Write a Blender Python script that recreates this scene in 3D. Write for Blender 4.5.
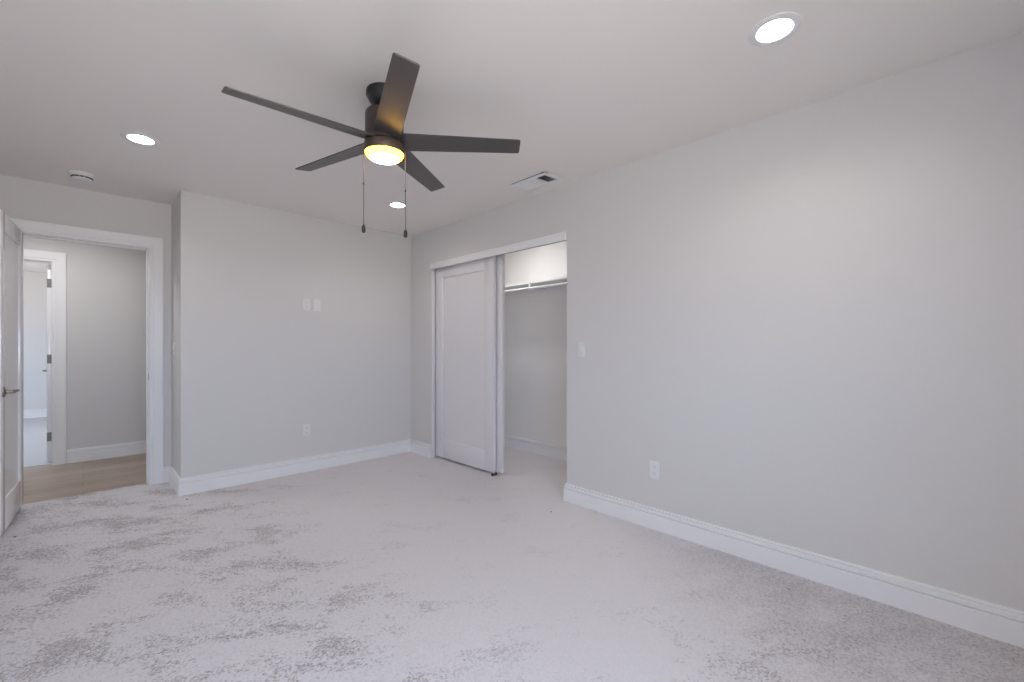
import bpy, bmesh, math, random
from mathutils import Vector, Matrix

PI = math.pi
S = bpy.context.scene
C = S.collection
for o in list(bpy.data.objects):
    bpy.data.objects.remove(o, do_unlink=True)

# ------------------------------------------------------------------ camera, world, exposure
FPX = 436.0                                   # focal length in pixels of a 1024 px wide picture
YAW = math.atan2(512 - 83, FPX)
cam_d = bpy.data.cameras.new('camera')
cam_d.sensor_width = 36.0
cam_d.lens = FPX / 1024 * 36.0
cam_d.shift_y = 5.5 / 1024
cam_d.clip_start = 0.02
cam = bpy.data.objects.new('camera', cam_d)
cam.location = (0, 0, 1.19)
cam.rotation_euler = (PI / 2, 0, -YAW)
C.objects.link(cam)
S.camera = cam

world = bpy.data.worlds.new('overcast_sky')
S.world = world
world.use_nodes = True
SKY = 12.5             # overcast sky above the horizon
GROUND = 13.0          # sunlit ground outside, below the horizon
wn, wl = world.node_tree.nodes, world.node_tree.links
bg = wn['Background']
tcw = wn.new('ShaderNodeTexCoord')
sepw = wn.new('ShaderNodeSeparateXYZ')
rngw = wn.new('ShaderNodeMapRange')
rngw.inputs[1].default_value, rngw.inputs[2].default_value = -0.06, 0.06
rmp = wn.new('ShaderNodeMix')
rmp.data_type = 'RGBA'
rmp.inputs[6].default_value = (1.0 * GROUND, 0.95 * GROUND, 0.90 * GROUND, 1)
rmp.inputs[7].default_value = (0.70 * SKY, 0.90 * SKY, 1.19 * SKY, 1)
wl.new(tcw.outputs['Generated'], sepw.inputs[0])
wl.new(sepw.outputs[2], rngw.inputs[0])
wl.new(rngw.outputs[0], rmp.inputs[0])
wl.new(rmp.outputs[2], bg.inputs['Color'])
bg.inputs['Strength'].default_value = 1.0

S.view_settings.view_transform = 'Standard'
S.view_settings.look = 'None'
S.view_settings.gamma = 1.0
S.view_settings.use_curve_mapping = False
S.view_settings.exposure = 0.04
S.cycles.use_denoising = True
S.cycles.max_bounces = 14
S.cycles.diffuse_bounces = 10
S.cycles.glossy_bounces = 6
S.cycles.transparent_max_bounces = 12

DOWNLIGHT = 170.0       # strength of the lenses of the recessed lights

CLOSET = 112.0
HALL = 84.0
FAN = 9.0

# room dimensions (metres); camera stands at the origin
H = 2.44
XL, XR = -0.78, 2.66          # left and right wall faces
YR, YB = -0.62, 4.34          # rear wall (behind the camera) and back wall faces
XJ, YD = 0.557, 4.86          # jog face and entry-door wall face
YH = 6.37                     # far wall of the hall
T = 0.12


def portal(name, loc, rot, sx, sy):
    """A sampling portal that fills a window opening (emits nothing of its own)."""
    d = bpy.data.lights.new(name, 'AREA')
    d.shape = 'RECTANGLE'
    d.size, d.size_y = sx, sy
    d.cycles.is_portal = True
    o = bpy.data.objects.new(name, d)
    o.location, o.rotation_euler = loc, rot
    C.objects.link(o)


WIN1 = (-0.62, 0.70, 0.90, 2.05)      # rear wall: x0, x1, z0, z1
WIN2 = (7.7, 9.4, 0.7, 2.1)          # far bedroom, left wall
portal('window_portal', ((WIN1[0] + WIN1[1]) / 2, YR - T - 0.02, (WIN1[2] + WIN1[3]) / 2), (PI / 2, 0, 0), WIN1[1] - WIN1[0], WIN1[3] - WIN1[2])
portal('window_portal', (-2.6 - T - 0.02, (WIN2[0] + WIN2[1]) / 2, (WIN2[2] + WIN2[3]) / 2), (0, -PI / 2, 0), WIN2[3] - WIN2[2], WIN2[1] - WIN2[0])


# ------------------------------------------------------------------ materials
def mat(name, color=(0.8, 0.8, 0.8), rough=0.5, metal=0.0, spec=0.5):
    m = bpy.data.materials.new(name)
    m.use_nodes = True
    b = m.node_tree.nodes['Principled BSDF']
    b.inputs['Base Color'].default_value = (*color, 1)
    b.inputs['Roughness'].default_value = rough
    b.inputs['Metallic'].default_value = metal
    b.inputs['Specular IOR Level'].default_value = spec
    return m


def nodes(m):
    nt = m.node_tree
    return nt, nt.nodes, nt.links, nt.nodes['Principled BSDF']


def math_node(nt, op, a=None, b=None, clamp=False):
    n = nt.nodes.new('ShaderNodeMath')
    n.operation, n.use_clamp = op, clamp
    for i, v in enumerate((a, b)):
        if v is None:
            continue
        if isinstance(v, (int, float)):
            n.inputs[i].default_value = v
        else:
            nt.links.new(v, n.inputs[i])
    return n.outputs[0]


def noise(nt, co, scale, detail=2.0, rough=0.5, distort=0.0):
    n = nt.nodes.new('ShaderNodeTexNoise')
    n.inputs['Scale'].default_value = scale
    n.inputs['Detail'].default_value = detail
    n.inputs['Roughness'].default_value = rough
    n.inputs['Distortion'].default_value = distort
    nt.links.new(co, n.inputs['Vector'])
    return n.outputs['Fac']


def smooth(nt, v, lo, hi, a=0.0, b=1.0):
    n = nt.nodes.new('ShaderNodeMapRange')
    n.interpolation_type = 'SMOOTHSTEP'
    for i, x in enumerate((lo, hi, a, b)):
        n.inputs[i + 1].default_value = x
    nt.links.new(v, n.inputs[0])
    return n.outputs[0]


def mix_col(nt, f, a, b):
    n = nt.nodes.new('ShaderNodeMix')
    n.data_type = 'RGBA'
    for i, v in ((0, f), (6, a), (7, b)):
        if isinstance(v, tuple):
            n.inputs[i].default_value = (*v, 1)
        elif isinstance(v, (int, float)):
            n.inputs[i].default_value = v
        else:
            nt.links.new(v, n.inputs[i])
    return n.outputs[2]


def bump(nt, b, h, strength, dist):
    n = nt.nodes.new('ShaderNodeBump')
    n.inputs['Strength'].default_value = strength
    n.inputs['Distance'].default_value = dist
    nt.links.new(h, n.inputs['Height'])
    nt.links.new(n.outputs[0], b.inputs['Normal'])


def paint(name, color, rough, grain=0.12):
    m = mat(name, color, rough, spec=0.35)
    nt, N, L, b = nodes(m)
    tc = N.new('ShaderNodeTexCoord')
    bump(nt, b, noise(nt, tc.outputs['Object'], 260, 3), grain, 0.002)
    return m


M = {}
M['wall'] = paint('light_grey_wall_paint', (0.67, 0.66, 0.655), 0.6)
M['closet_wall'] = paint('closet_wall_paint', (0.84, 0.83, 0.82), 0.6)
M['ceiling'] = paint('ceiling_paint', (0.82, 0.79, 0.765), 0.8)
M['trim'] = mat('white_trim_paint', (0.83, 0.83, 0.845), 0.4)
M['door'] = mat('white_door_paint', (0.83, 0.82, 0.835), 0.14)
M['closet_door'] = mat('closet_door_paint', (0.75, 0.735, 0.755), 0.3)
M['plastic'] = mat('white_plastic', (0.77, 0.77, 0.78), 0.35)
M['rod'] = mat('white_enamel', (0.84, 0.84, 0.85), 0.25)
M['dark_gap'] = mat('dark_opening', (0.02, 0.02, 0.02), 0.8)
M['nickel'] = mat('satin_nickel', (0.33, 0.30, 0.28), 0.3, 1.0)
M['hinge'] = mat('hinge_nickel', (0.27, 0.265, 0.25), 0.65, 0.4)
M['fan_black'] = mat('matte_black_metal', (0.022, 0.022, 0.024), 0.42)
M['fan_bronze'] = mat('dark_bronze_metal', (0.060, 0.048, 0.043), 0.4, 0.35)
M['fan_kit'] = mat('warm_lit_bronze_metal', (0.11, 0.082, 0.065), 0.38, 0.45)  # bronze coloured browner and lighter for the lamp's warm light on it
M['chain'] = mat('dark_chain', (0.10, 0.09, 0.085), 0.5, 0.3)
M['duct'] = mat('duct_interior', (0.30, 0.30, 0.31), 0.7)
M['vent'] = mat('vent_white_enamel', (0.78, 0.79, 0.80), 0.4)
M['lint'] = mat('brown_lint', (0.10, 0.08, 0.07), 0.9)
M['track'] = mat('grey_track_metal', (0.25, 0.25, 0.25), 0.45, 0.6)

m = mat('espresso_blade', (0.050, 0.042, 0.040), 0.35, spec=1.0)
nt, N, L, b = nodes(m)
tc = N.new('ShaderNodeTexCoord')
mp = N.new('ShaderNodeMapping')
mp.inputs['Scale'].default_value = (3, 60, 60)
L.new(tc.outputs['Object'], mp.inputs[0])
L.new(mix_col(nt, noise(nt, mp.outputs[0], 3, 3), (0.042, 0.035, 0.034), (0.062, 0.052, 0.049)), b.inputs['Base Color'])
M['blade'] = m


def emit(name, color, strength):
    m = bpy.data.materials.new(name)
    m.use_nodes = True
    nt = m.node_tree
    nt.nodes.remove(nt.nodes['Principled BSDF'])
    e = nt.nodes.new('ShaderNodeEmission')
    e.inputs['Color'].default_value = (*color, 1)
    e.inputs['Strength'].default_value = strength
    nt.links.new(e.outputs[0], nt.nodes['Material Output'].inputs['Surface'])
    return m


M['led'] = emit('led_lens', (1.0, 0.935, 0.87), DOWNLIGHT)
M['closet_led'] = emit('closet_led_lens', (1.0, 0.98, 0.96), CLOSET)
M['hall_led'] = emit('hall_led_lens', (1.0, 0.98, 0.98), HALL)
M['fan_glass'] = emit('warm_frosted_glass', (1.0, 0.50, 0.040), 15.0)
M['fan_lens'] = emit('bright_frosted_glass', (1.0, 0.92, 0.84), 2.6 * FAN)

# window pane: clear with a weak mirror
m = bpy.data.materials.new('window_glass')
m.use_nodes = True
nt = m.node_tree
nt.nodes.remove(nt.nodes['Principled BSDF'])
tr, gl, mx = nt.nodes.new('ShaderNodeBsdfTransparent'), nt.nodes.new('ShaderNodeBsdfGlossy'), nt.nodes.new('ShaderNodeMixShader')
gl.inputs['Roughness'].default_value = 0.02
mx.inputs[0].default_value = 0.06
nt.links.new(tr.outputs[0], mx.inputs[1])
nt.links.new(gl.outputs[0], mx.inputs[2])
nt.links.new(mx.outputs[0], nt.nodes['Material Output'].inputs['Surface'])
M['glass'] = m


def carpet(name, light, dark, patches=True):
    m = mat(name, light, 0.95, spec=0.08)
    nt, N, L, b = nodes(m)
    tc = N.new('ShaderNodeTexCoord')
    co = tc.outputs['Object']
    fine = noise(nt, co, 130, 2, 0.7)
    tuft = noise(nt, co, 62, 2, 0.6)
    grain = math_node(nt, 'ADD', math_node(nt, 'MULTIPLY', fine, 0.65), math_node(nt, 'MULTIPLY', tuft, 0.35))
    grain_f = smooth(nt, grain, 0.41, 0.59)
    vo = N.new('ShaderNodeTexVoronoi')
    vo.inputs['Scale'].default_value = 128
    L.new(co, vo.inputs['Vector'])
    vs = N.new('ShaderNodeSeparateColor')
    L.new(vo.outputs['Color'], vs.inputs[0])
    tip = vs.outputs[0]                       # every tuft has its own shade
    if patches:
        sep = N.new('ShaderNodeSeparateXYZ')
        L.new(co, sep.inputs[0])
        # vacuum marks: shade of pile laid differently, painted darker towards the camera's side and door
        left = smooth(nt, sep.outputs[0], 1.55, 0.55)
        front = smooth(nt, sep.outputs[1], 1.25, 0.35)
        amount = math_node(nt, 'MAXIMUM', left, front)
        mp = N.new('ShaderNodeMapping')
        mp.vector_type = 'TEXTURE'
        mp.inputs['Rotation'].default_value = (0, 0, math.radians(-40))
        mp.inputs['Scale'].default_value = (1.7, 1.0, 1.0)
        L.new(co, mp.inputs[0])
        big = noise(nt, mp.outputs[0], 4.6, 8, 0.70, 0.15)
        big = math_node(nt, 'ADD', big, math_node(nt, 'MULTIPLY', math_node(nt, 'SUBTRACT', tip, 0.5), 0.13))
        thr = math_node(nt, 'ADD', big, math_node(nt, 'MULTIPLY', amount, 0.085))
        pm = smooth(nt, thr, 0.570, 0.720)
        pm = math_node(nt, 'MULTIPLY', pm, math_node(nt, 'ADD', math_node(nt, 'MULTIPLY', amount, 0.60), 0.36), True)
        corner = smooth(nt, math_node(nt, 'SUBTRACT', sep.outputs[0], sep.outputs[1]), 0.75, 2.1)
        rough_zone = math_node(nt, 'MULTIPLY', corner, smooth(nt, big, 0.30, 0.62, 0.25, 0.85), True)
        pm = math_node(nt, 'MAXIMUM', pm, rough_zone)
        base = mix_col(nt, pm, light, dark)
        sp = math_node(nt, 'ADD', math_node(nt, 'MULTIPLY', pm, 0.50), math_node(nt, 'ADD', math_node(nt, 'MULTIPLY', left, 0.15), 0.06))
        dk = math_node(nt, 'MULTIPLY', math_node(nt, 'MULTIPLY', math_node(nt, 'SUBTRACT', 1.35, grain_f), tip), sp, True)
        col = mix_col(nt, dk, base, tuple(c * 0.42 for c in dark))
    else:
        col = mix_col(nt, math_node(nt, 'MULTIPLY', grain_f, 0.5), light, dark)
    L.new(col, b.inputs['Base Color'])
    bump(nt, b, grain, 0.4, 0.012)
    return m


M['carpet'] = carpet('pale_grey_carpet', (0.69, 0.665, 0.685), (0.55, 0.525, 0.54))
M['carpet_far'] = carpet('pale_carpet_in_far_room', (0.56, 0.56, 0.57), (0.48, 0.48, 0.49), False)

m = mat('greige_plank_flooring', (0.3, 0.25, 0.2), 0.42)
nt, N, L, b = nodes(m)
tc = N.new('ShaderNodeTexCoord')
br = N.new('ShaderNodeTexBrick')
br.offset = 0.37
br.inputs['Color1'].default_value = (0.40, 0.315, 0.245, 1)
br.inputs['Color2'].default_value = (0.30, 0.23, 0.178, 1)
br.inputs['Mortar'].default_value = (0.13, 0.10, 0.08, 1)
br.inputs['Scale'].default_value = 1.0
br.inputs['Mortar Size'].default_value = 0.0018
br.inputs['Brick Width'].default_value = 1.25
br.inputs['Row Height'].default_value = 0.18
L.new(tc.outputs['Object'], br.inputs['Vector'])
mp = N.new('ShaderNodeMapping')
mp.inputs['Scale'].default_value = (1.2, 14, 1)
L.new(tc.outputs['Object'], mp.inputs[0])
g = noise(nt, mp.outputs[0], 3.0, 5, 0.6, 0.4)
col = mix_col(nt, smooth(nt, g, 0.35, 0.7, 0.0, 0.45), br.outputs['Color'], (0.49, 0.405, 0.325))
L.new(col, b.inputs['Base Color'])
M['wood'] = m


# ------------------------------------------------------------------ mesh helpers
class MB:
    """Collects shapes in one bmesh; build() links them as ONE mesh object."""

    def __init__(self):
        self.bm = bmesh.new()

    def box(self, lo, hi, bev=0.0, seg=2, mtx=None):
        t = bmesh.new()
        bmesh.ops.create_cube(t, size=1.0)
        d = [hi[i] - lo[i] for i in range(3)]
        c = [(hi[i] + lo[i]) / 2 for i in range(3)]
        bmesh.ops.transform(t, matrix=Matrix.Translation(c) @ Matrix.Diagonal((*d, 1)), verts=t.verts)
        if bev:
            bmesh.ops.bevel(t, geom=t.edges[:], offset=bev, segments=seg, affect='EDGES', profile=0.5, clamp_overlap=True)
        if mtx:
            bmesh.ops.transform(t, matrix=mtx, verts=t.verts)
        self.add(t)
        return self

    def add(self, t):
        me = bpy.data.meshes.new('tmp')
        t.to_mesh(me)
        t.free()
        self.bm.from_mesh(me)
        bpy.data.meshes.remove(me)

    def lathe(self, prof, seg=48, mtx=None, close=False):
        """prof: list of (radius, z); revolved about z. Radius 0 makes a pole."""
        t = bmesh.new()
        rings = []
        for r, z in prof:
            if r < 1e-6:
                rings.append([t.verts.new((0, 0, z))])
            else:
                rings.append([t.verts.new((r * math.cos(2 * PI * k / seg), r * math.sin(2 * PI * k / seg), z)) for k in range(seg)])
        pairs = list(zip(rings, rings[1:])) + ([(rings[-1], rings[0])] if close else [])
        for A, B in pairs:
            for k in range(seg):
                j = (k + 1) % seg
                q = [A[k % len(A)], A[j % len(A)], B[j % len(B)], B[k % len(B)]]
                u = []
                for v in q:
                    if v not in u:
                        u.append(v)
                if len(u) > 2:
                    t.faces.new(u)
        bmesh.ops.recalc_face_normals(t, faces=t.faces[:])
        if mtx:
            bmesh.ops.transform(t, matrix=mtx, verts=t.verts)
        self.add(t)
        return self

    def tube(self, pts, rad, seg=10):
        t = bmesh.new()
        pts = [Vector(p) for p in pts]
        rads = rad if isinstance(rad, (list, tuple)) else [rad] * len(pts)
        rings = []
        for i, p in enumerate(pts):
            d = (pts[min(i + 1, len(pts) - 1)] - pts[max(i - 1, 0)]).normalized()
            up = Vector((0, 0, 1)) if abs(d.z) < 0.9 else Vector((1, 0, 0))
            a = d.cross(up).normalized()
            c = d.cross(a)
            rings.append([t.verts.new(p + (a * math.cos(2 * PI * k / seg) + c * math.sin(2 * PI * k / seg)) * rads[i]) for k in range(seg)])
        for A, B in zip(rings, rings[1:]):
            for k in range(seg):
                t.faces.new((A[k], A[(k + 1) % seg], B[(k + 1) % seg], B[k]))
        t.faces.new(rings[0])
        t.faces.new(rings[-1])
        bmesh.ops.recalc_face_normals(t, faces=t.faces[:])
        self.add(t)
        return self

    def sweep(self, path, prof, place):
        """Mitred sweep of a closed profile [(offset, height)] along a 2-D polyline; the offset goes to the LEFT of the path.
        place(u, v, h) maps path-plane coordinates and height to the world."""
        t = bmesh.new()
        P = [Vector(p) for p in path]
        n = []
        for a, b in zip(P, P[1:]):
            d = (b - a).normalized()
            n.append(Vector((-d.y, d.x)))
        rings = []
        for i, p in enumerate(P):
            if i == 0:
                o = n[0]
            elif i == len(P) - 1:
                o = n[-1]
            else:
                o = (n[i - 1] + n[i]) / (1 + n[i - 1].dot(n[i]))
            rings.append([t.verts.new(place(p.x + o.x * w, p.y + o.y * w, h)) for w, h in prof])
        k = len(prof)
        for A, B in zip(rings, rings[1:]):
            for j in range(k):
                t.faces.new((A[j], A[(j + 1) % k], B[(j + 1) % k], B[j]))
        t.faces.new(rings[0])
        t.faces.new(rings[-1])
        bmesh.ops.recalc_face_normals(t, faces=t.faces[:])
        self.add(t)
        return self

    def poly(self, pts2, z0, z1, bev=0.0, mtx=None):
        """A flat outline [(x, y)] with thickness, edges bevelled."""
        t = bmesh.new()
        A = [t.verts.new((x, y, z0)) for x, y in pts2]
        B = [t.verts.new((x, y, z1)) for x, y in pts2]
        t.faces.new(A[::-1])
        t.faces.new(B)
        for k in range(len(A)):
            j = (k + 1) % len(A)
            t.faces.new((A[k], A[j], B[j], B[k]))
        bmesh.ops.recalc_face_normals(t, faces=t.faces[:])
        if bev:
            e = [x for x in t.edges if abs(x.verts[0].co.z - x.verts[1].co.z) < 1e-7]
            bmesh.ops.bevel(t, geom=e, offset=bev, segments=2, affect='EDGES', profile=0.5)
        if mtx:
            bmesh.ops.transform(t, matrix=mtx, verts=t.verts)
        self.add(t)
        return self

    def build(self, name, material, parent=None, loc=None, rot=None, smooth_deg=35):
        me = bpy.data.meshes.new(name)
        self.bm.to_mesh(me)
        self.bm.free()
        me.materials.append(material)
        if smooth_deg:
            me.shade_smooth()
            me.set_sharp_from_angle(angle=math.radians(smooth_deg))
        o = bpy.data.objects.new(name, me)
        C.objects.link(o)
        if parent:
            o.parent = parent
        if loc is not None:
            o.location = loc
        if rot is not None:
            o.rotation_euler = rot
        return o


def tag(o, label, cat, group=None, kind=None):
    o['label'], o['category'] = label, cat
    if group:
        o['group'] = group
    if kind:
        o['kind'] = kind
    return o


def structure(o, label, cat):
    return tag(o, label, cat, kind='structure')


def empty(name, loc, rot=(0, 0, 0)):
    e = bpy.data.objects.new(name, None)
    e.location, e.rotation_euler = loc, rot
    e.empty_display_size = 0.05
    C.objects.link(e)
    return e


def copy_tree(o, parent=None):
    c = o.copy()
    C.objects.link(c)
    if parent is not None:
        c.parent = parent
        c.matrix_parent_inverse = o.matrix_parent_inverse
    for ch in list(o.children):
        copy_tree(ch, c)
    return c


# ------------------------------------------------------------------ floor, walls, ceiling
structure(MB().box((XL - T, YR - T, -0.10), (3.72, 4.93, 0.0)).build('floor', M['carpet'], smooth_deg=0),
          'pale grey carpet with painted darker patches of differently laid pile covering the bedroom', 'carpet')
structure(MB().box((-3.1, 4.93, -0.10), (3.1, 6.43, -0.004)).build('floor_hall', M['wood'], smooth_deg=0),
          'brown wood plank floor of the hall beyond the open door', 'floor')
structure(MB().box((-2.8, 6.43, -0.10), (1.6, 10.95, 0.0)).build('floor_far_room', M['carpet_far'], smooth_deg=0),
          'pale carpet seen through the second doorway across the hall', 'carpet')

LIGHTS = [(1.945, 0.50), (0.248, 3.44), (1.98, 3.45), (0.248, 0.50)]
R_HOLE = 0.068
VENT = (2.345, 2.545, 2.045, 2.425)   # x0, x1, y0, y1


def ceiling_with_holes():
    base = MB().box((-3.2, -0.9, H), (3.9, 11.2, H + 0.16)).build('ceiling', M['ceiling'], smooth_deg=0)
    cut = MB()
    for x, y in LIGHTS:
        cut.lathe([(0, H - 0.05), (R_HOLE, H - 0.05), (R_HOLE, H + 0.06), (0, H + 0.06)], 48, Matrix.Translation((x, y, 0)))
    cut.box((VENT[0] + 0.004, VENT[2] + 0.02, H - 0.05), (VENT[1] - 0.02, VENT[3] - 0.02, H + 0.12))
    cut.lathe([(0, H - 0.05), (0.080, H - 0.05), (0.080, H + 0.08), (0, H + 0.08)], 40, Matrix.Translation((2.97, 3.15, 0)))
    cutter = cut.build('cutter', M['ceiling'])
    md = base.modifiers.new('holes', 'BOOLEAN')
    md.operation, md.object, md.solver = 'DIFFERENCE', cutter, 'EXACT'
    dg = bpy.context.evaluated_depsgraph_get()
    me = bpy.data.meshes.new_from_object(base.evaluated_get(dg))
    base.modifiers.clear()
    base.data = me
    me.materials.clear()
    me.materials.append(M['ceiling'])
    bpy.data.objects.remove(cutter, do_unlink=True)
    return base


structure(ceiling_with_holes(), 'flat white ceiling holding the fan and recessed lights', 'ceiling')

# right wall with the closet opening
CY0, CY1, CZ = 2.10, 3.925, 2.075
w = MB().box((XR, YR - T, 0), (XR + T, CY0, H)).box((XR, CY0, CZ), (XR + T, CY1, H)).box((XR, CY1, 0), (XR + T, YB + T, H))
structure(w.build('wall_right', M['wall'], smooth_deg=0), 'long pale grey wall on the right with the closet opening', 'wall')
structure(MB().box((XJ, YB, 0), (XR, YB + T, H)).build('wall_back', M['wall'], smooth_deg=0),
          'pale grey back wall between the doorway recess and the closet', 'wall')
structure(MB().box((XJ, YB + T, 0), (XJ + T, YD, H)).build('wall_return', M['wall'], smooth_deg=0),
          'short return wall beside the door with a light switch', 'wall')
DX0, DX1, DZ = -0.350, 0.403, 2.035       # entry door opening between the jambs
J = 0.02
w = MB().box((-3.1, YD, 0), (DX0 - J, YD + T, H)).box((DX0 - J, YD, DZ + J), (DX1 + J, YD + T, H)).box((DX1 + J, YD, 0), (3.1, YD + T, H))
structure(w.build('wall_entry', M['wall'], smooth_deg=0), 'pale grey wall around the open door to the hall', 'wall')


def wall_with_window(axis, lo, hi, w0, w1, z0, z1):
    b = MB()
    if axis == 'y':      # wall runs along y between x = lo[0]..hi[0]
        b.box((lo[0], lo[1], 0), (hi[0], w0, H)).box((lo[0], w1, 0), (hi[0], hi[1], H))
        b.box((lo[0], w0, 0), (hi[0], w1, z0)).box((lo[0], w0, z1), (hi[0], w1, H))
    else:
        b.box((lo[0], lo[1], 0), (w0, hi[1], H)).box((w1, lo[1], 0), (hi[0], hi[1], H))
        b.box((w0, lo[1], 0), (w1, hi[1], z0)).box((w0, lo[1], z1), (w1, hi[1], H))
    return b


structure(MB().box((XL - T, YR - T, 0), (XL, YD, H)).build('wall_left', M['wall'], smooth_deg=0),
          'pale grey left wall, outside the photograph', 'wall')
structure(wall_with_window('x', (XL, YR - T), (XR, YR), *WIN1).build('wall_rear', M['wall'], smooth_deg=0),
          'pale grey wall with a window behind the camera', 'wall')


def window(name, axis, c, w0, w1, z0, z1, label):
    """Vinyl slider window set in the wall's thickness, centred on plane c."""
    root = empty(name, (0, 0, 0))
    fr = MB()
    mid = (w0 + w1) / 2

    def bx(b, a0, a1, h0, h1, d, bev=0.003):
        if axis == 'y':
            b.box((c - d, a0, h0), (c + d, a1, h1), bev)
        else:
            b.box((a0, c - d, h0), (a1, c + d, h1), bev)
    f = 0.045
    bx(fr, w0, w1, z0, z0 + f, 0.035)
    bx(fr, w0, w1, z1 - f, z1, 0.035)
    bx(fr, w0, w0 + f, z0 + f, z1 - f, 0.035)
    bx(fr, w1 - f, w1, z0 + f, z1 - f, 0.035)
    bx(fr, mid - 0.025, mid + 0.025, z0 + f, z1 - f, 0.03)
    fr.build('window_frame', M['plastic'], root)
    for a, b_ in ((w0 + f, mid - 0.025), (mid + 0.025, w1 - f)):
        g_ = MB()
        bx(g_, a, b_, z0 + f, z1 - f, 0.003, 0)
        g_.build('pane', M['glass'], root, smooth_deg=0)
    structure(root, label, 'window')


window('window_1', 'x', YR - T / 2, *WIN1, 'white framed two-pane window behind the camera')

# closet shell
CX = 3.60
structure(MB().box((CX, 1.4, 0), (CX + T, YB + T, H)).build('wall_closet_back', M['closet_wall'], smooth_deg=0), 'warm grey back wall inside the closet', 'wall')
structure(MB().box((XR + T, 1.4, 0), (CX, 1.52, H)).build('wall_closet_near', M['closet_wall'], smooth_deg=0), 'side wall of the closet hidden by the right wall', 'wall')
structure(MB().box((XR + T, YB, 0), (CX, YB + T, H)).build('wall_closet_far', M['closet_wall'], smooth_deg=0), 'side wall of the closet behind the sliding doors', 'wall')

# hall and far room shell
FX0, FX1 = -0.985, -0.225
w = MB().box((-3.1, YH, 0), (FX0 - J, YH + T, H)).box((FX0 - J, YH, DZ + J), (FX1 + J, YH + T, H)).box((FX1 + J, YH, 0), (3.1, YH + T, H))
structure(w.build('wall_hall', M['wall'], smooth_deg=0), 'grey hall wall seen through the open door', 'wall')
structure(MB().box((-3.1, YD + T, 0), (-2.98, YH, H)).build('wall_hall_left', M['wall'], smooth_deg=0), 'end wall of the hall, hidden left of the door', 'wall')
structure(MB().box((2.98, YD + T, 0), (3.1, YH, H)).build('wall_hall_right', M['wall'], smooth_deg=0), 'end wall of the hall, hidden right of the door', 'wall')
structure(MB().box((-2.72, 10.8, 0), (1.6, 10.92, H)).build('wall_far_room', M['wall'], smooth_deg=0), 'pale far wall of the room across the hall', 'wall')
structure(wall_with_window('y', (-2.72, YH + T), (-2.6, 10.8), *WIN2).build('wall_far_room_left', M['wall'], smooth_deg=0), 'window wall of the room across the hall', 'wall')
structure(MB().box((1.48, YH + T, 0), (1.6, 10.8, H)).build('wall_far_room_right', M['wall'], smooth_deg=0), 'side wall of the room across the hall', 'wall')
window('window_2', 'y', -2.66, *WIN2, 'white framed window in the room across the hall')

# ------------------------------------------------------------------ baseboards
BASE = [(0, 0), (0.018, 0), (0.018, 0.0945), (0.0165, 0.0965), (0.0050, 0.0970), (0.0050, 0.1015), (0.0160, 0.1025), (0.0165, 0.1045),
        (0.0160, 0.1235), (0.0140, 0.1250), (0.0040, 0.1258), (0.0040, 0.1305), (0.0115, 0.1312), (0.0110, 0.1360), (0.0080, 0.1380), (0, 0.1380)]


def baseboard(name, path, label, mat_='trim', z=0.0):
    o = MB().sweep(path, BASE, lambda u, v, h: (u, v, h + z)).build(name, M[mat_], smooth_deg=0)
    structure(o, label, 'baseboard')


baseboard('baseboard_right', [(XR + T, CY0), (XR, CY0), (XR, YR)][::-1], 'tall white baseboard along the right wall up to the closet opening')
baseboard('baseboard_back', [(XR, CY1 + 0.004), (XR, YB), (XJ, YB), (XJ, YD), (DX1 + 0.098, YD)], 'white baseboard along the back wall and round the doorway corner')
baseboard('baseboard_closet', [(XR + T, 1.52), (CX, 1.52), (CX, YB), (XR + T, YB)], 'white baseboard round the inside of the closet')
baseboard('baseboard_hall', [(2.98, YH), (FX1 + 0.108, YH)], 'white baseboard on the hall wall above the wood floor', z=-0.004)
baseboard('baseboard_far_room', [(1.48, 10.8), (-2.6, 10.8)], 'white baseboard on the far wall of the room across the hall')
baseboard('baseboard_left', [(XL, YD), (XL, YR), (XR, YR)], 'white baseboard along the left and rear walls')

# ------------------------------------------------------------------ door frames (casing + jambs)
CAS = [(0.0, 0), (0.0, 0.009), (0.004, 0.012), (0.020, 0.012), (0.024, 0.016), (0.086, 0.017), (0.092, 0.013), (0.092, 0)]


def door_frame(name, x0, x1, zt, y_face, sign, label, other=True, casing_w=0.092, zb=0.0):
    """Casing on the face y_face (room on the -y side when sign = -1), jamb boards through the wall, door stop."""
    root = empty(name, ((x0 + x1) / 2, y_face, 0))
    inv = Matrix.Translation((-(x0 + x1) / 2, -y_face, 0))
    r = 0.006
    s = casing_w / 0.092
    path = [(x0 - r, zb), (x0 - r, zt + r), (x1 + r, zt + r), (x1 + r, zb)]
    prof = [(a * s, h) for a, h in CAS]
    cs = MB().sweep(path, prof, lambda u, v, h: inv @ Vector((u, y_face + sign * h, v)))
    cs.build('casing', M['trim'], root, smooth_deg=25)
    if other:
        cs2 = MB().sweep(path, prof, lambda u, v, h: inv @ Vector((u, y_face - sign * (T + h), v)))
        cs2.build('casing', M['trim'], root, smooth_deg=25)
    jb = MB()
    ya, yb = sorted((y_face, y_face - sign * T))
    jb.box((x0 - J, ya, zb), (x0, yb, zt + J)).box((x1, ya, zb), (x1 + J, yb, zt + J)).box((x0, ya, zt), (x1, yb, zt + J))
    jb.bm.transform(inv)
    jb.build('jamb', M['trim'], root, smooth_deg=0)
    structure(root, label, 'door frame')
    return root, inv


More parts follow.
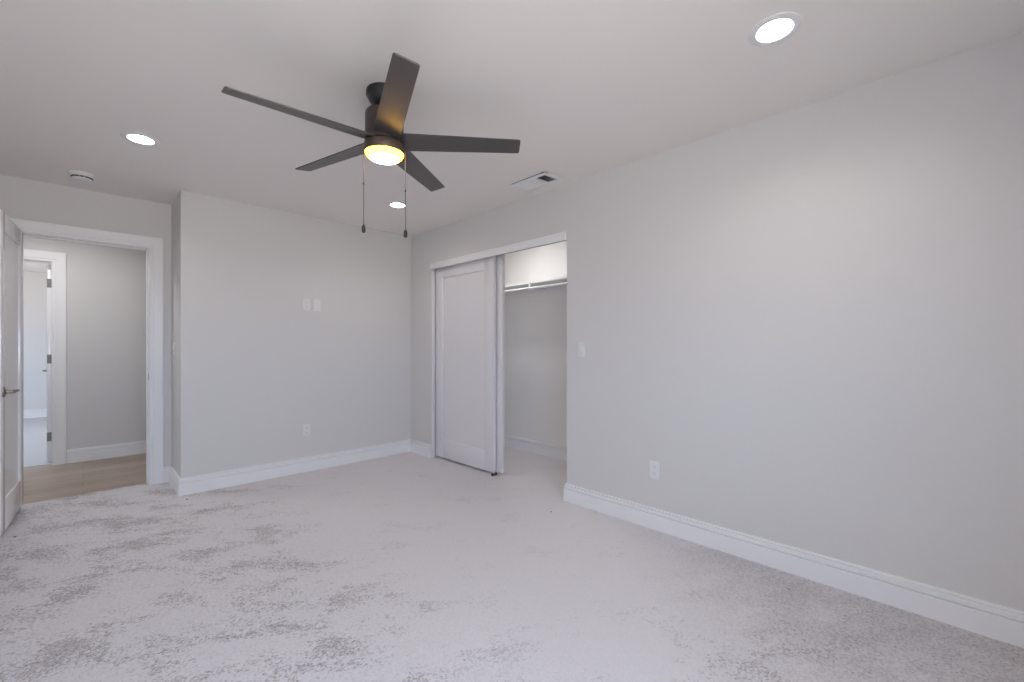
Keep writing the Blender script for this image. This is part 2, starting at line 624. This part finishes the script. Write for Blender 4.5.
fr1, inv1 = door_frame('trim_1', DX0, DX1, DZ, YD, -1, 'white casing and jambs around the open door to the hall')
st = MB()
for a, b_, z0, z1 in ((DX0, DX0 + 0.011, 0, DZ), (DX1 - 0.011, DX1, 0, DZ), (DX0 + 0.011, DX1 - 0.011, DZ - 0.011, DZ)):
    st.box((a, YD + 0.05, z0), (b_, YD + 0.085, z1), 0.002)
st.bm.transform(inv1)
st.build('door_stop', M['trim'], fr1)
sp = MB().box((DX1 - 0.0015, YD + 0.008, 0.90), (DX1 + 0.001, YD + 0.040, 0.958), 0.001)
sp.box((DX1 - 0.003, YD + 0.004, 0.91), (DX1, YD + 0.010, 0.948), 0.001)
sp.bm.transform(inv1)
spo = sp.build('strike_plate', M['nickel'], fr1)
spo['label'] = 'small dull nickel strike plate on the right jamb'
fr2, inv2 = door_frame('trim_2', FX0, FX1, DZ, YH, -1, 'white casing of the second doorway across the hall', True, 0.100, -0.004)


# ------------------------------------------------------------------ doors
def shaker_leaf(w_, h_, t_, stile, top, bot, rec):
    """One-panel leaf: x 0..w (hinge at 0), y 0..t, z 0..h; panel recessed on both faces."""
    b_ = MB()
    e = 0.0022
    b_.box((0, 0, 0), (stile, t_, h_), e).box((w_ - stile, 0, 0), (w_, t_, h_), e)
    b_.box((stile - e, 0, 0), (w_ - stile + e, t_, bot), e).box((stile - e, 0, h_ - top), (w_ - stile + e, t_, h_), e)
    return b_, MB().box((stile - 0.005, rec, bot - 0.005), (w_ - stile + 0.005, t_ - rec, h_ - top + 0.005))


def lever(parent, x, z, y, out, toward, name='door_handle'):
    """Round rosette with a lever; y = face of the leaf, out = +1/-1 along y, toward = +1/-1 along x."""
    rx = Matrix.Translation((x, y, z)) @ Matrix.Rotation(-out * PI / 2, 4, 'X')
    h_ = MB().lathe([(0, 0), (0.033, 0), (0.033, 0.006), (0.030, 0.009), (0.013, 0.011), (0.012, 0.040), (0, 0.042)], 32, rx)
    h_ = h_.tube([(x - toward * 0.004, y + out * 0.045, z), (x + toward * 0.03, y + out * 0.048, z + 0.002), (x + toward * 0.07, y + out * 0.048, z + 0.001),
                  (x + toward * 0.105, y + out * 0.046, z - 0.002), (x + toward * 0.116, y + out * 0.043, z - 0.002)], [0.011, 0.0115, 0.0105, 0.009, 0.006], 12)
    o = h_.build(name, M['nickel'], parent)
    o['label'] = 'satin nickel lever handle'
    return o


def hinge(parent, x0, x1, y, z, out):
    """Leaf plate on the hinge edge with a knuckle."""
    b_ = MB().box((x0, min(y, y + out * 0.0025), z - 0.045), (x1, max(y, y + out * 0.0025), z + 0.045), 0.0008)
    for dz in (-0.03, 0.0, 0.03):
        b_.lathe([(0, 0), (0.004, 0), (0.003, 0.001), (0, 0.0014)], 10, Matrix.Translation(((x0 + x1) / 2 + (0.006 if dz else -0.006), y + out * 0.0024, z + dz)) @ Matrix.Rotation(-out * PI / 2, 4, 'X'))
    b_.build('hinge', M['hinge'], parent)


# entry door, swung into the room past square
A0, A1 = Vector((-0.314, 4.845)), Vector((-0.358, 4.104))     # the face seen by the camera, hinge side and latch side
d = A1 - A0
LW, LH, LT = d.length, 2.012, 0.035
# leaf coordinates: x runs from the hinge to the latch edge, y is thickness; leaf y = 0 is the face seen by the camera
ang = math.atan2(d.y, d.x)
door1 = empty('door_1', (A0.x, A0.y, 0.022), (0, 0, ang))
# with x pointing to -y(world), local +y points to +x(world); the seen face must be at local y = 0 with the leaf behind it
fb, pb = shaker_leaf(LW, LH, LT, 0.115, 0.115, 0.20, 0.012)
for b_ in (fb, pb):
    b_.bm.transform(Matrix.Translation((0, -LT, 0)))
fb.build('stiles_and_rails', M['door'], door1)
pb.build('panel', M['door'], door1, smooth_deg=0)
lever(door1, LW - 0.062, 0.884, 0.0, 1, -1)
lever(door1, LW - 0.062, 0.884, -LT, -1, -1)
lp = MB().box((LW - 0.0005, -LT / 2 - 0.012, 0.856), (LW + 0.0012, -LT / 2 + 0.012, 0.912), 0.0004).box((LW, -LT / 2 - 0.006, 0.874), (LW + 0.010, -LT / 2 + 0.006, 0.894), 0.001)
lp.build('latch', M['nickel'], door1)
for z_ in (0.25, 1.05, 1.83):
    k = MB().lathe([(0, -0.045), (0.0065, -0.045), (0.0065, 0.045), (0, 0.045)], 14, Matrix.Translation((-0.005, -LT - 0.004, z_)))
    k.box((-0.0025, -LT + 0.002, z_ - 0.045), (0.0, -0.004, z_ + 0.045), 0.0006)
    k.build('hinge', M['hinge'], door1)
structure(door1, 'open white one-panel door with a nickel lever, at the left edge', 'door')

# door of the far room, opened away from the hall, showing its hinge edge
door2 = empty('door_2', (-0.229, YH + T + 0.008, 0.012))
fb, pb = shaker_leaf(0.74, 2.015, 0.035, 0.115, 0.115, 0.20, 0.012)
R90 = Matrix.Rotation(PI / 2, 4, 'Z')        # x -> +y, y -> -x
for b_ in (fb, pb):
    b_.bm.transform(R90)
fb.build('stiles_and_rails', M['door'], door2)
pb.build('panel', M['door'], door2, smooth_deg=0)
for z_ in (0.255, 1.050, 1.826):
    hinge(door2, -0.034, -0.001, 0.0, z_, -1)
hb = MB()
lv = lever(door2, 0, 0, 0, 1, -1)
lv.rotation_euler = (0, 0, PI / 2)
lv.location = (-0.035, 0.68, 0.905)
structure(door2, 'white door with three hinge plates, open into the room across the hall', 'door')


# sliding closet doors
def closet_door(name, y0, y1, x, label):
    root = empty(name, (x, y0, 0.024))
    wd, hd, td = y1 - y0, 2.03, 0.034
    fb, pb = shaker_leaf(wd, hd, td, 0.126, 0.142, 0.188, 0.014)
    for b_ in (fb, pb):
        b_.bm.transform(Matrix.Translation((td, 0, 0)) @ R90)     # x -> +y; thickness to -x .. shifted so the front face is at x = 0
    fb.build('stiles_and_rails', M['closet_door'], root)
    pb.build('panel', M['closet_door'], root, smooth_deg=0)
    pull = MB().lathe([(0.0, 0.003), (0.021, 0.003), (0.022, -0.001), (0.026, -0.001), (0.026, 0.004), (0, 0.004)], 28,
                      Matrix.Translation((0, wd - 0.07, 0.95)) @ Matrix.Rotation(PI / 2, 4, 'Y'))
    structure(root, label, 'closet door')
    pull.bm.free()
    return root


closet_door('door_3', 2.983, 3.905, 2.695, 'white one-panel sliding closet door, in front of the other')
closet_door('door_4', 2.912, 3.834, 2.738, 'white sliding closet door mostly hidden behind the front one')

# fascia, track and side strip of the closet opening
t3 = empty('trim_3', (XR, CY0, 2.01))
MB().box((-0.018, 0.0, 0.0), (-0.0, CY1 - CY0 + 0.012, 0.066), 0.003).build('fascia', M['trim'], t3)
tk = MB().box((0.02, 0.004, 0.042), (0.112, CY1 - CY0 - 0.004, 0.062)).box((0.025, 0.004, 0.012), (0.028, CY1 - CY0 - 0.004, 0.043)).box((0.073, 0.004, 0.02), (0.076, CY1 - CY0 - 0.004, 0.043))
tk.build('track', M['track'], t3)
structure(t3, 'white fascia board across the top of the closet opening', 'trim')
t4 = MB().box((XR - 0.006, CY1 - 0.016, 0.0), (XR + 0.03, CY1, 2.01), 0.002).build('trim_4', M['closet_door'])
structure(t4, 'narrow white strip down the left side of the closet opening', 'trim')
gd = MB().box((2.678, 2.975, 0.0), (2.735, 3.005, 0.004), 0.001).box((2.681, 2.980, 0.003), (2.689, 2.998, 0.022), 0.001).box((2.7305, 2.980, 0.003), (2.7365, 2.998, 0.022), 0.001)
tag(gd.build('floor_guide', M['fan_black']), 'small black floor guide under the corner of the sliding closet doors', 'door guide')

# ------------------------------------------------------------------ closet shelf, rod
SX = 3.26
sh = empty('closet_shelf', (SX, 1.52, 1.833))
MB().box((0, 0, 0), (CX - SX, YB - 1.52, 0.018), 0.002).build('shelf_board', M['trim'], sh)
MB().box((CX - SX - 0.018, 0, -0.07), (CX - SX, YB - 1.52, 0.0), 0.002).build('cleat', M['trim'], sh)
tag(sh, 'long white shelf high inside the closet', 'shelf')
RX, RZ = 3.216, 1.779
rod = empty('hanging_rod', (RX, 1.52, RZ))
MB().tube([(0, 0, 0), (0, YB - 1.52, 0)], 0.0115, 20).build('rod', M['rod'], rod)
for y in (1.9 - 1.52, 3.015 - 1.52, 4.1 - 1.52):
    k = MB().box((SX - RX - 0.004, y - 0.011, 0.052), (SX - RX, y + 0.011, 0.072), 0.001)
    k.box((-0.004, y - 0.011, 0.050), (SX - RX, y + 0.011, 0.055), 0.001)
    k.box((-0.004, y - 0.011, 0.010), (0.001, y + 0.011, 0.055), 0.001)
    k.tube([(0.017, y, 0.006), (0.0155, y, -0.006), (0.009, y, -0.0145), (0, y, -0.0165), (-0.010, y, -0.0135), (-0.0155, y, -0.004), (-0.013, y, 0.008), (-0.003, y, 0.014)], 0.004, 8)
    k.build('bracket', M['rod'], rod)
tag(rod, 'white clothes rod hung on brackets under the closet shelf', 'clothes rod')


# ------------------------------------------------------------------ recessed lights
def recessed_light(x, y):
    root = empty('recessed_light', (x, y, H))
    MB().lathe([(0.0600, 0.004), (0.0600, -0.001), (0.064, -0.0055), (0.085, -0.0055), (0.0915, -0.003), (0.093, 0.0), (0.0672, 0.0), (0.0672, 0.004)], 64).build('trim_ring', M['plastic'], root)
    MB().lathe([(0.0602, 0.0035), (0.0602, 0.005), (0.052, 0.030), (0.052, 0.036), (0.0670, 0.036), (0.0670, 0.0045)], 64).build('baffle', M['plastic'], root)
    MB().lathe([(0.0518, 0.0315), (0.04, 0.0295), (0.0, 0.0285)], 64).build('lens', M['led'], root)
    return root


L_LABELS = ['lit round recessed ceiling light at the top right above the long wall',
            'lit round recessed ceiling light near the smoke detector',
            'small lit recessed ceiling light beyond the fan, between the pull chains and the back wall',
            'lit recessed ceiling light out of view above the camera']
src = None
for (x, y), lab in zip(LIGHTS, L_LABELS):
    if src is None:
        o = src = recessed_light(x, y)
    else:
        o = copy_tree(src)
        o.location = (x, y, H)
    tag(o, lab, 'ceiling light', 'recessed ceiling lights')


def flush_light(x, y, r, mk, label, z=H):
    root = empty('flush_light', (x, y, z))
    MB().lathe([(r + 0.02, 0.0), (r + 0.02, -0.008), (r + 0.008, -0.014), (r, -0.012), (r, 0.0)], 40, close=True).build('trim_ring', M['plastic'], root)
    MB().lathe([(r - 0.001, -0.010), (r * 0.6, -0.013), (0, -0.014)], 40).build('lens', M[mk], root)
    tag(root, label, 'ceiling light')


cl = empty('closet_light', (2.97, 3.15, H))
MB().lathe([(0.0775, 0.025), (0.0775, -0.001), (0.082, -0.005), (0.104, -0.004), (0.106, 0.0), (0.0795, 0.0), (0.0795, 0.025)], 48).build('trim_ring', M['plastic'], cl)
MB().lathe([(0.0772, 0.018), (0.03, 0.016), (0.0, 0.0155)], 48).build('lens', M['closet_led'], cl)
tag(cl, 'round light in the closet ceiling in front of the shelf, hidden above the opening', 'ceiling light')
flush_light(-0.35, 5.45, 0.12, 'hall_led', 'round light on the hall ceiling, hidden above the doorway')

# ------------------------------------------------------------------ ceiling fan
FX, FY = 1.058, 1.970
ZB = 2.199
fan = empty('ceiling_fan', (FX, FY, 0))
MB().lathe([(0, 2.44), (0.085, 2.44), (0.086, 2.436), (0.086, 2.418), (0.083, 2.413), (0.080, 2.411), (0.0785, 2.404), (0.073, 2.392), (0.062, 2.379), (0.048, 2.371), (0.034, 2.368), (0, 2.368)], 56).build('canopy', M['fan_black'], fan)
MB().lathe([(0, 2.38), (0.016, 2.38), (0.016, 2.33), (0, 2.33)], 24).build('downrod', M['fan_black'], fan)
MB().lathe([(0, 2.364), (0.028, 2.364), (0.040, 2.361), (0.066, 2.350), (0.084, 2.338), (0.0905, 2.328), (0.0915, 2.318), (0.0920, 2.240), (0.0920, 2.190), (0.087, 2.186), (0, 2.186)], 64).build('motor_housing', M['fan_bronze'], fan)

pitch = math.radians(-13.0)
a0 = math.radians(-39.8)
out = []
r0, r1, w0, w1 = 0.074, 0.669, 0.063, 0.049
rc = 0.011
pts = [(r0, -w0), (r1 - rc, -w1)]
for k in range(1, 5):
    a = -PI / 2 + k * PI / 8
    pts.append((r1 - rc + rc * math.cos(a), -w1 + rc + rc * math.sin(a)))
pts2 = [(x, -y) for x, y in reversed(pts)]
outline = pts + pts2
proto = None
for k in range(5):
    if proto is None:
        o = proto = MB().poly(outline, -0.003, 0.003, 0.0012).build('blade', M['blade'], fan, smooth_deg=0)
        ir = MB().box((0.060, -0.024, 0.0025), (0.125, 0.024, 0.0060), 0.001)
        ir.build('blade_iron', M['fan_black'], o)
    else:
        o = proto.copy()
        C.objects.link(o)
        for ch in proto.children:
            q = ch.copy()
            C.objects.link(q)
            q.parent = o
    o.location = (0, 0, ZB)
    o.rotation_euler = (Matrix.Rotation(a0 + k * 2 * PI / 5, 3, 'Z') @ Matrix.Rotation(pitch, 3, 'X')).to_euler()

kit = MB().lathe([(0, 2.184), (0.090, 2.184), (0.0965, 2.180), (0.0978, 2.171), (0.0978, 2.140), (0.0958, 2.1365), (0.0930, 2.1365), (0.0918, 2.142), (0.0918, 2.162), (0, 2.162)], 64).build('light_kit', M['fan_kit'], fan)
df = MB().lathe([(0.0915, 2.144), (0.0908, 2.135), (0.0855, 2.125), (0.0765, 2.117), (0.068, 2.113)], 64).build('diffuser', M['fan_glass'], kit)
df['label'] = 'glowing warm glass side of the fan light'
ln = MB().lathe([(0.068, 2.113), (0.045, 2.1095), (0.0, 2.108)], 64).build('lens', M['fan_lens'], kit)
ln['label'] = 'bright white bottom of the fan light'
RV = Vector((math.cos(YAW), -math.sin(YAW)))
for side, zlow, zc in ((-1, 1.750, 1.992), (1, 1.725, 1.956)):
    px, py = RV.x * side * 0.1030, RV.y * side * 0.1030
    cb = MB().tube([(px * 0.92, py * 0.92, 2.156), (px, py, 2.155), (px, py, 2.142), (px, py, zlow + 0.035)], 0.0020, 8)
    n_b = 60
    for q in range(n_b):
        z_ = 2.14 - (2.14 - zlow - 0.04) * q / (n_b - 1)
        cb.lathe([(0, 0.0030), (0.0024, 0), (0, -0.0030)], 6, Matrix.Translation((px, py, z_)))
    ch = cb.build('pull_chain', M['chain'], fan)
    MB().lathe([(0, 0.006), (0.0035, 0.005), (0.0042, 0), (0.0035, -0.005), (0, -0.006)], 12, Matrix.Translation((px, py, zc))).build('connector', M['fan_black'], ch)
    MB().lathe([(0, 0.042), (0.003, 0.041), (0.006, 0.036), (0.0086, 0.030), (0.0092, 0.020), (0.0090, 0.008), (0.007, 0.002), (0.004, 0), (0, 0)], 20, Matrix.Translation((px, py, zlow))).build('pull_knob', M['fan_black'], ch)
tag(fan, 'dark five-blade ceiling fan with a lit warm lamp and two pull chains', 'ceiling fan')

# ------------------------------------------------------------------ smoke detector
sd = empty('smoke_detector', (-0.005, 4.44, H))
MB().lathe([(0, 0), (0.070, 0), (0.070, -0.008), (0.067, -0.011), (0, -0.011)], 48).build('base', M['plastic'], sd)
MB().lathe([(0, -0.011), (0.064, -0.011), (0.0645, -0.020), (0.060, -0.024), (0.052, -0.0255), (0, -0.0255)], 48).build('body', M['plastic'], sd)
sl = MB()
for k in range(12):
    sl.box((0.049, -0.0112, -0.0345), (0.0580, 0.0112, -0.0253), 0, 2, Matrix.Rotation(k * PI / 6, 4, 'Z'))
sl.build('vent_slot', M['dark_gap'], sd)
MB().lathe([(0, -0.0255), (0.050, -0.0255), (0.0495, -0.0340), (0.056, -0.0342), (0.055, -0.039), (0.045, -0.044), (0.02, -0.046), (0, -0.0462)], 48).build('cover', M['plastic'], sd)
tag(sd, 'round white smoke detector with dark slots on the ceiling above the door', 'smoke detector')

# ------------------------------------------------------------------ ceiling vent
x0, x1, y0, y1 = VENT
vt = empty('air_vent', ((x0 + x1) / 2, (y0 + y1) / 2, H - 0.0035), (0, math.radians(-2.0), 0))
hx, hy = (x1 - x0) / 2, (y1 - y0) / 2
fm = MB()
prof = [(0.0, 0.0), (0.0, -0.004), (0.010, -0.009), (0.026, -0.009), (0.030, -0.006), (0.030, 0.0)]
fm.sweep([(-hx, -hy), (hx, -hy), (hx, hy), (-hx, hy), (-hx, -hy)], prof, lambda u, v, h: (u, v, h))
# close the mitre at the start corner by two small corner blocks
fm.box((-hx, -hy, -0.0085), (-hx + 0.030, -hy + 0.030, 0.0), 0.002)
fm.build('frame', M['vent'], vt)
dv = MB()
for lo, hi in (((-hx + 0.005, -hy + 0.021, 0.112), (hx - 0.021, hy - 0.021, 0.118)), ((-hx + 0.005, -hy + 0.021, 0.012), (-hx + 0.008, hy - 0.021, 0.115)),
               ((hx - 0.024, -hy + 0.021, 0.004), (hx - 0.021, hy - 0.021, 0.115)), ((-hx + 0.005, -hy + 0.021, 0.012), (hx - 0.021, -hy + 0.024, 0.115)),
               ((-hx + 0.005, hy - 0.024, 0.012), (hx - 0.021, hy - 0.021, 0.115))):
    dv.box(lo, hi)
dv.build('duct_box', M['duct'], vt, smooth_deg=0)


def slat(yc, tilt, wd=0.020):
    o = MB().box((-hx + 0.029, -wd / 2, -0.0008), (hx - 0.029, wd / 2, 0.0008), 0, 2,
                 Matrix.Translation((0, yc, -0.001)) @ Matrix.Rotation(tilt, 4, 'X')).build('louver', M['vent'], vt, smooth_deg=0)


iy0, iy1 = -hy + 0.030, hy - 0.030
ys = 2.172 - (y0 + y1) / 2
bar = MB().box((-hx + 0.028, ys - 0.003, -0.009), (hx - 0.028, ys + 0.003, 0.0)).build('divider', M['vent'], vt, smooth_deg=0)
n = int((iy1 - ys) / 0.0125)
for k in range(n):
    slat(ys + 0.008 + k * 0.0125, math.radians(-38), 0.018)
for yy in (iy0 + 0.014,):
    slat(yy, math.radians(32), 0.012)
tag(vt, 'white rectangular ceiling vent with one dark section', 'air vent')

# ------------------------------------------------------------------ wall plates
def plate_root(name, loc, rz):
    """Local frame: x to the right along the wall, -y out of the wall, z up."""
    return empty(name, loc, (0, 0, rz))


def cover(root, w_=0.070, h_=0.115):
    return MB().box((-w_ / 2, -0.006, -h_ / 2), (w_ / 2, 0.0, h_ / 2), 0.003, 3).build('cover_plate', M['plastic'], root)


def rocker_switch(loc, rz, label):
    r_ = plate_root('light_switch', loc, rz)
    cover(r_)
    MB().box((-0.0175, -0.0072, -0.0345), (0.0175, -0.003, 0.0345), 0.001).build('switch_bezel', M['plastic'], r_)
    t_ = Matrix.Rotation(math.radians(4), 4, 'X')
    MB().box((-0.0145, -0.0105, -0.031), (0.0145, -0.004, 0.031), 0.0015, 2, t_).build('rocker', M['plastic'], r_)
    tag(r_, label, 'light switch')
    return r_


def outlet(loc, rz, label, grp=None):
    r_ = plate_root('wall_outlet', loc, rz)
    cover(r_)
    for dz in (0.0195, -0.0195):
        f_ = MB().lathe([(0, 0), (0.0170, 0), (0.0170, 0.0016), (0.0160, 0.0024), (0, 0.0024)], 28,
                        Matrix.Translation((0, -0.0056, dz)) @ Matrix.Rotation(PI / 2, 4, 'X')).build('receptacle', M['plastic'], r_)
        s_ = MB().box((-0.0072, -0.0086, dz - 0.001), (-0.0052, -0.0078, dz + 0.007)).box((0.0052, -0.0086, dz - 0.001), (0.0072, -0.0078, dz + 0.006))
        s_.lathe([(0, 0), (0.0022, 0), (0.0022, 0.0006), (0, 0.0006)], 10, Matrix.Translation((0, -0.0079, dz - 0.008)) @ Matrix.Rotation(PI / 2, 4, 'X'))
        s_.build('slot', M['dark_gap'], f_)
    MB().lathe([(0, 0), (0.003, 0), (0.002, 0.0012), (0, 0.0014)], 12, Matrix.Translation((0, -0.0058, 0)) @ Matrix.Rotation(PI / 2, 4, 'X')).build('screw', M['plastic'], r_)
    tag(r_, label, 'outlet', grp)
    return r_


RW = PI / 2 + PI       # plates on the right wall face -x
rocker_switch((XR, 1.957, 1.163), -PI / 2, 'white light switch on the right wall beside the closet opening')
outlet((XR, 1.374, 0.384), -PI / 2, 'white outlet low on the long right wall')
outlet((1.520, YB, 1.59), 0, 'white outlet plate high on the back wall, beside a plain cover plate')
outlet((1.520, YB, 0.392), 0, 'white outlet low on the back wall')
pl = plate_root('cable_plate', (1.617, YB, 1.59), 0)
cover(pl)
for dz in (0.042, -0.042):
    MB().lathe([(0, 0), (0.003, 0), (0.002, 0.0012), (0, 0.0014)], 12, Matrix.Translation((0, -0.0058, dz)) @ Matrix.Rotation(PI / 2, 4, 'X')).build('screw', M['plastic'], pl)
tag(pl, 'plain white cover plate high on the back wall, to the right of an outlet', 'wall plate')
rocker_switch((XJ, 4.666, 1.17), -PI / 2, 'white light switch on the short return wall beside the door')

# ------------------------------------------------------------------ specks of lint on the carpet
random.seed(4)


def speck(x, y, s, label):
    t = bmesh.new()
    bmesh.ops.create_icosphere(t, subdivisions=2, radius=s)
    for v in t.verts:
        v.co *= 0.75 + random.random() * 0.5
        v.co.z *= 0.5
        v.co.z += s * 0.35
    b_ = MB()
    b_.add(t)
    tag(b_.build('lint_speck', M['lint'], None, (x, y, 0)), label, 'lint speck', 'specks of lint on the carpet')


def at(px, py):
    u = (px - 512) / FPX
    t = FPX * 1.19 / (py - 346.5)
    return t * (math.sin(YAW) + math.cos(YAW) * u), t * (math.cos(YAW) - math.sin(YAW) * u)


for px, py, s, lab in ((551, 512, 0.006, 'dark speck on the carpet in front of the closet opening'),
                       (789, 589.5, 0.0045, 'dark speck on the carpet near the long right baseboard'),
                       (187, 499.5, 0.006, 'dark speck on the carpet by the baseboard corner next to the door'),
                       (15, 537, 0.006, 'dark speck on the carpet under the edge of the open door')):
    speck(*at(px, py), s, lab)
